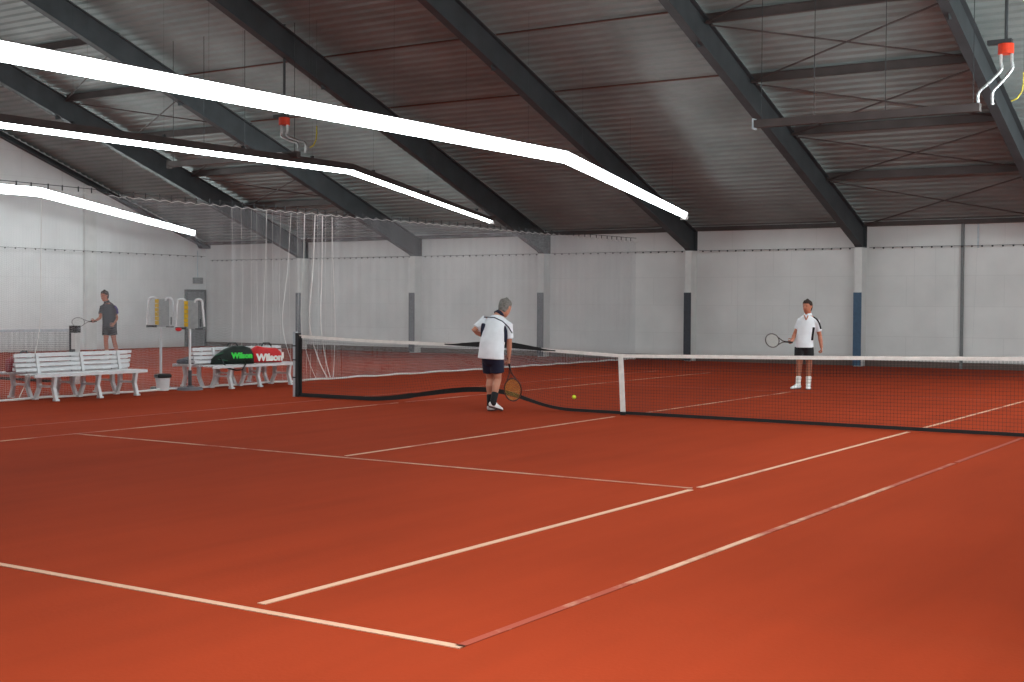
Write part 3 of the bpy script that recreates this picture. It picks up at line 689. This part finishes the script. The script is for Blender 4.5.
def hand(bm, W, d, side, curl, thumb, s=1.0, spread=.004):
    """W wrist, d hand direction, side = palm width axis (towards thumb), curl = direction the fingers bend to"""
    W = Vector(W); d = Vector(d).normalized(); side = Vector(side); side = (side - d * side.dot(d)).normalized(); c = d.cross(side)
    if c.dot(Vector(curl)) < 0: c = -c
    limb(bm, [tuple(W - d * .01) + (.026, .02), tuple(W + d * .03) + (.036, .018), tuple(W + d * .075) + (.042, .016), tuple(W + d * .088) + (.04, .014)], side, 14)
    for i, (off, L) in enumerate(((.031, .072), (.0105, .08), (-.0105, .074), (-.031, .058))):
        b0 = W + d * (.085 - .004 * i) + side * off; pts = [b0 - d * .02]; ang = 0; p = b0; pts.append(p)
        for seg in (.42, .32, .26):
            ang += thumb[1]; dv = d * math.cos(ang) + c * math.sin(ang); p = p + dv * L * seg; pts.append(p)
        limb(bm, [tuple(q) + (r_,) for q, r_ in zip(pts, (.0095, .0095, .009, .0085, .0075))], side, 8)
    t0 = W + d * .03 + side * .03; a = thumb[0]
    t1 = t0 + (side * .75 + d * .6 + c * .25 * a).normalized() * .035; t2 = t1 + (side * .25 + d * .7 + c * .9 * a).normalized() * .03; t3 = t2 + (d * .6 + c * 1.0 * a - side * .3 * a).normalized() * .024
    limb(bm, [tuple(q) + (r_,) for q, r_ in zip((t0 - side * .01, t1, t2, t3), (.014, .012, .0105, .009))], d, 8)
def shoe(par, heel, toe, w=.045, name='shoe', up=None):
    heel = Vector(heel); toe = Vector(toe); d = (toe - heel).normalized(); L = (toe - heel).length; s = d.cross(ZR).normalized(); n = s.cross(d)
    bm = bmesh.new(); P = lambda t, h: heel + d * L * t + n * h
    loft(bm, [tuple(P(.04, .045)) + (w * .7, .04), tuple(P(.15, .055)) + (w * .92, .052), tuple(P(.32, .055)) + (w * .95, .055), tuple(P(.5, .043)) + (w, .041), tuple(P(.72, .034)) + (w * 1.1, .032), tuple(P(.9, .027)) + (w * .95, .024), tuple(P(.98, .022)) + (w * .6, .016)], s, 18)
    limb(bm, [tuple(P(.2, .06)) + (.042, .045), tuple(P(.18, .105)) + (.038, .042)], s, 14)
    o = obj(name, fuse(bm, .006), M_shoe, par, smooth=True)
    bm = bmesh.new(); n_ = 24; top = []; bot = []
    for k in range(n_):
        a = 2 * PI * k / n_; t = .5 + .51 * math.cos(a); ww = w * (1.06 + .12 * (t - .5)) * (abs(math.sin(a)) ** .7) * (1 if math.sin(a) >= 0 else -1)
        top.append(bm.verts.new(P(t, .018) + s * ww)); bot.append(bm.verts.new(P(t, 0) + s * ww))
    bm.faces.new(top); bm.faces.new(bot[::-1])
    for k in range(n_): bm.faces.new([top[k], top[(k + 1) % n_], bot[(k + 1) % n_], bot[k]])
    obj('sole', bm, M_sole, o)
def person(lab, loc, rz, D, skin, group='tennis players'):
    o = thing('person', lab, 'person', loc, rz, group)
    bm = bmesh.new(); hint = D['lat']
    loft(bm, D['torso'], hint, 24); F = D['head']; head(bm, F)
    limb(bm, [tuple(D['neck'][0]) + (.062, .058), tuple(F(0, -.025, -.06)) + (.054, .056)], hint, 16)
    for a in D['arms']:
        S, E_, W = map(Vector, a['p'])
        limb(bm, [tuple(S) + (.052, .052), tuple(S.lerp(E_, .4)) + (.047, .047), tuple(E_) + (.039, .039), tuple(E_.lerp(W, .3)) + (.041, .037), tuple(W) + (.027, .022)], hint, 14)
        hand(bm, W, a['hd'], a['side'], a['curl'], a['th'])
    for l in D['legs']:
        H, K, An = map(Vector, l['p'])
        bk = Vector(l.get('back', (0, 0, 0)))
        limb(bm, [tuple(H) + (.088, .095), tuple(H.lerp(K, .35)) + (.082, .086), tuple(H.lerp(K, .8)) + (.06, .063), tuple(K) + (.054, .056), tuple(K.lerp(An, .28) + bk) + (.056, .06), tuple(K.lerp(An, .65)) + (.042, .045), tuple(An + Vector((0, 0, .03))) + (.034, .038), tuple(An - Vector((0, 0, .05))) + (.036, .04)], hint, 16)
    body = obj('body', fuse(bm, .0062, 2), skin, o, smooth=True)
    # shirt
    bm = bmesh.new(); loft(bm, D['shirt'], hint, 28, dome=False)
    for a in D['arms']:
        S, E_, W = map(Vector, a['p']); q = a.get('sl', .62)
        loft(bm, [tuple(S.lerp(Vector(D['shc']), .35)) + (.08, .085), tuple(S) + (.078, .078), tuple(S.lerp(E_, q * .5)) + (.07, .068), tuple(S.lerp(E_, q)) + (.068, .066)], hint, 18, dome=False)
    sh = obj('shirt', fuse(bm, .009, 2), D['shirt_m'], o, smooth=True)
    for cb in D.get('extra', []): cb(o, sh)
    bm = bmesh.new(); loft(bm, D['shorts'], hint, 26)
    for l in D['legs']:
        H, K, An = map(Vector, l['p']); q = l.get('q', .55)
        loft(bm, [tuple(H + Vector((0, 0, .06))) + (.095, .10), tuple(H) + (.108, .112), tuple(H.lerp(K, q * .6)) + (.106, .108), tuple(H.lerp(K, q)) + (.106, .106)], hint, 20, dome=False)
    obj('shorts', fuse(bm, .009, 2), D['shorts_m'], o, smooth=True)
    for l in D['legs']:
        H, K, An = map(Vector, l['p']); bm = bmesh.new(); d = (K - An).normalized()
        limb(bm, [tuple(An + d * -.03) + (.048, .052), tuple(An + d * .05) + (.049, .052), tuple(An + d * .13) + (.054, .058)], hint, 16); obj('sock', bm, D['sock_m'], o, smooth=True)
        shoe(o, l['heel'], l['toe'])
    # hair, eyes, mouth
    bm = bmesh.new()
    hs = [(-.07, -.055, .068, .05), (-.02, -.044, .086, .072), (.02, -.034, .092, .083), (.052, -.014, .092, .104), (.085, -.008, .082, .108), (.115, -.01, .06, .082), (.134, -.012, .026, .036)]
    loft(bm, [tuple(F(0, cy, z)) + (rx, ry) for z, cy, rx, ry in hs], F.r, 24); obj('hair', fuse(bm, .008, 1), D['hair_m'], o, smooth=True)
    for s in (-1, 1):
        bm = bmesh.new(); ball(bm, F(s * .031, .086, .014), .011, seg=10); obj('eye', bm, M_eye, o, smooth=True)
    bm = bmesh.new(); limb(bm, [tuple(F(-.022, .096, -.062)) + (.003, .005), tuple(F(0, .1, -.061)) + (.004, .006), tuple(F(.022, .096, -.062)) + (.003, .005)], F.u, 8); obj('mouth', bm, M_lip, o)
    # collar
    if D.get('collar'):
        bm = bmesh.new(); n0 = Vector(D['neck'][0]); n1 = n0.lerp(F(0, -.025, -.06), .42)
        loft(bm, [tuple(n0 - (n1 - n0) * .2) + (.085, .078), tuple(n0.lerp(n1, .6)) + (.074, .07), tuple(n1) + (.07, .066)], hint, 20, dome=False); obj('collar', bm, D['collar'], o, smooth=True)
    return o
def ribbon_on(par, name, m, pts, w, up):
    bm = bmesh.new()
    for a, c in zip(pts, pts[1:]): bar(bm, a, c, w, .014, up=up)
    return obj(name, bm, m, par)
RZ = .5783   # direction the figures' pose axes are turned to
# --- player 1 (seen from behind)
P1 = Vector((-1.932, -0.559, 0))
f1 = Vector((.5, .866, 0)); s1v = Vector((.866, -.5, 0))
H1 = Frame((.160, .27, 1.555), (.62, .78), tilt=-.35)
torso = [(-.03, 0, .80, .15, .12), (-.035, 0, .93, .17, .13), (-.03, .03, 1.05, .165, .13), (0, .08, 1.18, .175, .13), (.025, .13, 1.29, .18, .12), (.04, .17, 1.375, .15, .095), (.055, .19, 1.43, .075, .07)]
shirt = [(-.05, 0, .785, .21, .165), (-.045, 0, .88, .20, .16), (-.035, .02, 1.0, .195, .16), (-.01, .06, 1.13, .197, .158), (.02, .12, 1.26, .198, .145), (.038, .16, 1.36, .17, .115), (.05, .18, 1.41, .1, .085)]
def deco1(o, sh):
    c = (0, 0, 0)
D1 = dict(lat=s1v, torso=torso, shirt=shirt, shc=(.035, .15, 1.34), head=H1, neck=[(.058, .19, 1.44)],
    arms=[dict(p=[(-.135, .26, 1.36), (-.315, .17, 1.20), (-.13, .37, 1.09)], hd=(1, .5, -.05), side=(0, .2, 1), curl=(.2, -1, 0), th=(.5, .35), sl=.78),
          dict(p=[(.205, .06, 1.27), (.225, .10, 1.02), (.22, .15, .80)], hd=(.0, .1, -1), side=(-.2, .95, 0), curl=(-1, 0, 0), th=(1, 1.15), sl=.72)],
    legs=[dict(p=[(-.085, .05, .84), (-.06, .14, .47), (-.06, .09, .10)], heel=(-.085, .05, 0), toe=(.05, .27, 0), q=.7, back=(-.01, -.02, 0)),
          dict(p=[(.03, -.03, .84), (.055, .02, .47), (-.01, -.12, .15)], heel=(-.07, -.16, .075), toe=(.12, .0, .005), q=.7, back=(-.01, -.02, 0))],
    shorts=[(-.03, 0, .76, .15, .13), (-.035, 0, .85, .17, .145), (-.035, 0, .95, .165, .14)],
    shirt_m=M_shirt, shorts_m=M_navy, sock_m=M_blk, hair_m=M_ghair, collar=M_navy)
def st1(o, sh):
    # dark side panel and shoulder piping as sub-parts of the shirt
    bm = bmesh.new(); cpos = [(.178, -.06, 1.23), (.19, -.04, 1.15), (.18, -.05, 1.06)]
    limb(bm, [(.150, -.002, 1.27, .02, .02), (.166, -.030, 1.20, .035, .03), (.172, -.045, 1.12, .03, .028), (.168, -.055, 1.04, .012, .02)], (0, 1, 0), 10)
    k = obj('side_panel', bm, M_navy, sh); k['label'] = 'dark right side panel'
    bm = bmesh.new(); limb(bm, [(-.165, .07, 1.30, .02, .03), (-.178, .06, 1.22, .03, .03), (-.188, .045, 1.12, .015, .02)], (0, 1, 0), 10)
    k = obj('side_panel', bm, M_navy, sh); k['label'] = 'dark left side panel'
D1['extra'] = [st1]
pl1 = person('person in white polo and navy shorts seen from behind, bending over beside the net', P1, RZ, D1, M_skin)
shm = [c for c in pl1.children if c.name.startswith('shirt')][0]
def piping(shirt_obj, pts_px, m, r=.006, name='piping', back=True):
    """project polyline (x,z) onto the shirt surface along local Y"""
    from mathutils.bvhtree import BVHTree
    me = shirt_obj.data; bvh = BVHTree.FromPolygons([v.co for v in me.vertices], [p.vertices for p in me.polygons])
    Q = []
    for (x0, z0), (x1, z1) in zip(pts_px, pts_px[1:]):
        for t in [j / 8 for j in range(9)]:
            h = bvh.ray_cast(Vector((x0 + (x1 - x0) * t, -3, z0 + (z1 - z0) * t)), Vector((0, 1, 0)))
            if h[0] and (not Q or (h[0] - Q[-1]).length > .004): Q.append(h[0] + Vector((0, -.001, 0)))
    if len(Q) > 2:
        bm = bmesh.new(); tube(bm, Q, r, 6); k = obj(name, bm, m, shirt_obj); k['label'] = 'dark stripe'; return k
piping(shm, [(-.16, 1.405), (.0, 1.40), (.12, 1.345), (.21, 1.26), (.265, 1.17)], M_navy, .009)
a = Vector((.222, .16, .80)); t_ = Vector((.305, .2, .125))
def w_(P, v, ): return Vector(P) + Matrix.Rotation(RZ, 3, 'Z') @ Vector(v)
racket('racket with yellow strings held pointing down by the person bending at the net', w_(P1, (.208, .175, .81)), w_(P1, (.31, .22, .10)), Matrix.Rotation(RZ, 3, 'Z') @ Vector((.15, -1, .1)),
       mat('dark_red_frame', srgb(70, 26, 22), .4), mat('yellow_strings', srgb(205, 160, 60), .5), M_blk)
# --- player 2 (facing the camera)
P2 = Vector((-0.142, 7.356, 0))
lat2 = Vector((.95, -.3, 0))
H2 = Frame((.095, -.035, 1.585), (-.6, -.8), tilt=-.05)
D2 = dict(lat=lat2, torso=[(.05, 0, .80, .15, .11), (.05, 0, .92, .155, .115), (.07, 0, 1.05, .15, .11), (.10, 0, 1.18, .17, .115), (.12, 0, 1.29, .175, .105), (.128, 0, 1.37, .14, .085), (.13, 0, 1.42, .07, .065)],
    shirt=[(.05, 0, .80, .180, .15), (.05, 0, .92, .172, .14), (.068, 0, 1.05, .162, .138), (.095, 0, 1.18, .170, .14), (.115, 0, 1.29, .175, .13), (.12, 0, 1.37, .145, .105), (.13, 0, 1.41, .09, .08)],
    shc=(.125, 0, 1.33), head=H2, neck=[(.122, 0, 1.41)],
    arms=[dict(p=[(-.01, .05, 1.30), (-.115, .09, 1.05), (-.20, -.09, .92)], hd=(-.45, -.85, -.15), side=(0, 0, 1), curl=(-1, .2, 0), th=(1, 1.0), sl=.6),
          dict(p=[(.262, -.05, 1.29), (.345, -.02, 1.03), (.365, -.08, .80)], hd=(.02, -.1, -1), side=(-.3, -.95, 0), curl=(-1, 0, 0), th=(1, 1.0), sl=.68)],
    legs=[dict(p=[(-.02, .02, .80), (-.04, -.02, .46), (-.05, .02, .10)], heel=(.0, .07, 0), toe=(-.22, -.14, 0), q=.7, back=(0, .02, 0)),
          dict(p=[(.12, -.02, .80), (.14, -.05, .46), (.14, .0, .10)], heel=(.15, .07, 0), toe=(.09, -.24, 0), q=.7, back=(0, .02, 0))],
    shorts=[(.05, 0, .76, .14, .11), (.05, 0, .84, .15, .115), (.05, 0, .92, .145, .11)],
    shirt_m=M_shirt, shorts_m=M_blk, sock_m=M_tape, hair_m=M_bhair, collar=M_shirt)
pl2 = person('person in white polo and black shorts facing forward beyond the net', P2, RZ, D2, M_skin2)
sh2 = [c for c in pl2.children if c.name.startswith('shirt')][0]
piping(sh2, [(.205, 1.19), (.190, 1.08), (.175, .94)], M_blk, .026)
piping(sh2, [(.21, 1.385), (.265, 1.34), (.315, 1.26), (.345, 1.16)], M_blk, .018)
for q_ in ([(.035, 1.425), (.06, 1.33)], [(.11, 1.425), (.06, 1.33)]): piping(sh2, q_, M_skin2, .013, 'open_collar')
for c_ in sh2.children:
    if c_.name.startswith('open_collar'): c_['label'] = 'open V neckline showing skin'
racket('grey racket held out sideways by the person facing the camera beyond the net', w_(P2, (-.21, -.15, .90)), w_(P2, (-.78, -.49, .955)), Matrix.Rotation(RZ, 3, 'Z') @ Vector((.35, -1, .15)),
       mat('dark_grey_frame', srgb(74, 66, 66), .4), mat('pale_strings', srgb(190, 185, 175), .5), M_blk)
# --- player 3 (behind the curtain)
P3 = Vector((-20.307, 7.510, 0))
RZ3 = 0.8773
lat3 = Vector((.75, -.66, 0))
H3 = Frame((-.03, -.05, 1.65), (-.75, -.65), tilt=-.1)
D3 = dict(lat=lat3, torso=[(.09, 0, .86, .15, .12), (.09, 0, .98, .16, .125), (.08, 0, 1.12, .16, .125), (.07, 0, 1.25, .175, .12), (.055, -.01, 1.36, .17, .105), (.04, -.015, 1.43, .13, .085), (.03, -.02, 1.48, .07, .065)],
    shirt=[(.09, 0, .84, .195, .16), (.09, 0, .98, .19, .155), (.08, 0, 1.12, .185, .15), (.07, 0, 1.25, .195, .145), (.055, 0, 1.36, .19, .125), (.045, -.01, 1.43, .15, .1), (.035, -.02, 1.47, .09, .075)],
    shc=(.05, 0, 1.37), head=H3, neck=[(.03, -.02, 1.47)],
    arms=[dict(p=[(-.08, .09, 1.34), (-.14, -.02, 1.08), (-.26, -.18, 1.0)], hd=(-.7, -.6, 0), side=(0, 0, 1), curl=(-1, .2, 0), th=(1, 1.0)),
          dict(p=[(.19, -.08, 1.34), (.27, -.03, 1.07), (.2, -.18, .93)], hd=(-.4, -.6, -.4), side=(-.1, 0, 1), curl=(-1, 0, 0), th=(1, .8))],
    legs=[dict(p=[(.02, .04, .88), (.0, .0, .48), (.03, .05, .10)], heel=(.06, .09, 0), toe=(-.12, -.08, 0), q=.62, back=(0, .02, 0)),
          dict(p=[(.15, -.04, .88), (.2, -.04, .49), (.3, .06, .10)], heel=(.33, .1, 0), toe=(.15, -.08, 0), q=.62, back=(0, .02, 0))],
    shorts=[(.085, 0, .82, .16, .14), (.09, 0, .9, .175, .145), (.09, 0, 1.0, .17, .14)],
    shirt_m=M_dkshirt, shorts_m=M_blk, sock_m=M_tape, hair_m=M_bhair, collar=M_dkshirt)
pl3 = person('person in dark shirt and dark shorts standing behind the divider curtain, looking left', P3, RZ3, D3, M_skin2); pl3.scale = (1.08,) * 3
sh3 = [c for c in pl3.children if c.name.startswith('shirt')][0]
k = piping(sh3, [(.22, 1.38), (.27, 1.3), (.285, 1.18)], M_purple, .03, 'sleeve_panel'); 
if k: k['label'] = 'purple sleeve panel'
def w3(v): return P3 + Matrix.Rotation(RZ3, 3, 'Z') @ Vector(v) * 1.08
racket('pale racket held out to the left by the person behind the curtain', w3((-.22, -.2, 1.0)), w3((-.85, -.40, .965)), Matrix.Rotation(RZ3, 3, 'Z') @ Vector((.2, -1, .3)), mat('mid_grey_frame', srgb(140, 136, 134), .4), MATS['pale_strings'], M_blk)
# ball
bm = bmesh.new(); ball(bm, (0, 0, 0), .036, seg=20); o = obj('tennis_ball', bm, mat('optic_yellow_felt', srgb(215, 225, 60), .9), smooth=True); o.location = Vector((-2.252, 2.342, 0)) + Vector((0, 0, .036)); tag(o, 'yellow tennis ball lying on the clay just behind the net', 'tennis ball')

# ------------------------------------------------------------------ world and colour
w = bpy.data.worlds.new('world'); sc.world = w; w.use_nodes = True; w.node_tree.nodes['Background'].inputs[0].default_value = (.5, .5, .55, 1); w.node_tree.nodes['Background'].inputs[1].default_value = .02
sc.view_settings.view_transform = 'Standard'; sc.view_settings.look = 'None'; sc.view_settings.gamma = 1; sc.view_settings.use_curve_mapping = False
sc.view_settings.exposure = .36
sc.cycles.use_denoising = True
sc.cycles.max_bounces = 8; sc.cycles.diffuse_bounces = 5; sc.cycles.sample_clamp_indirect = 8
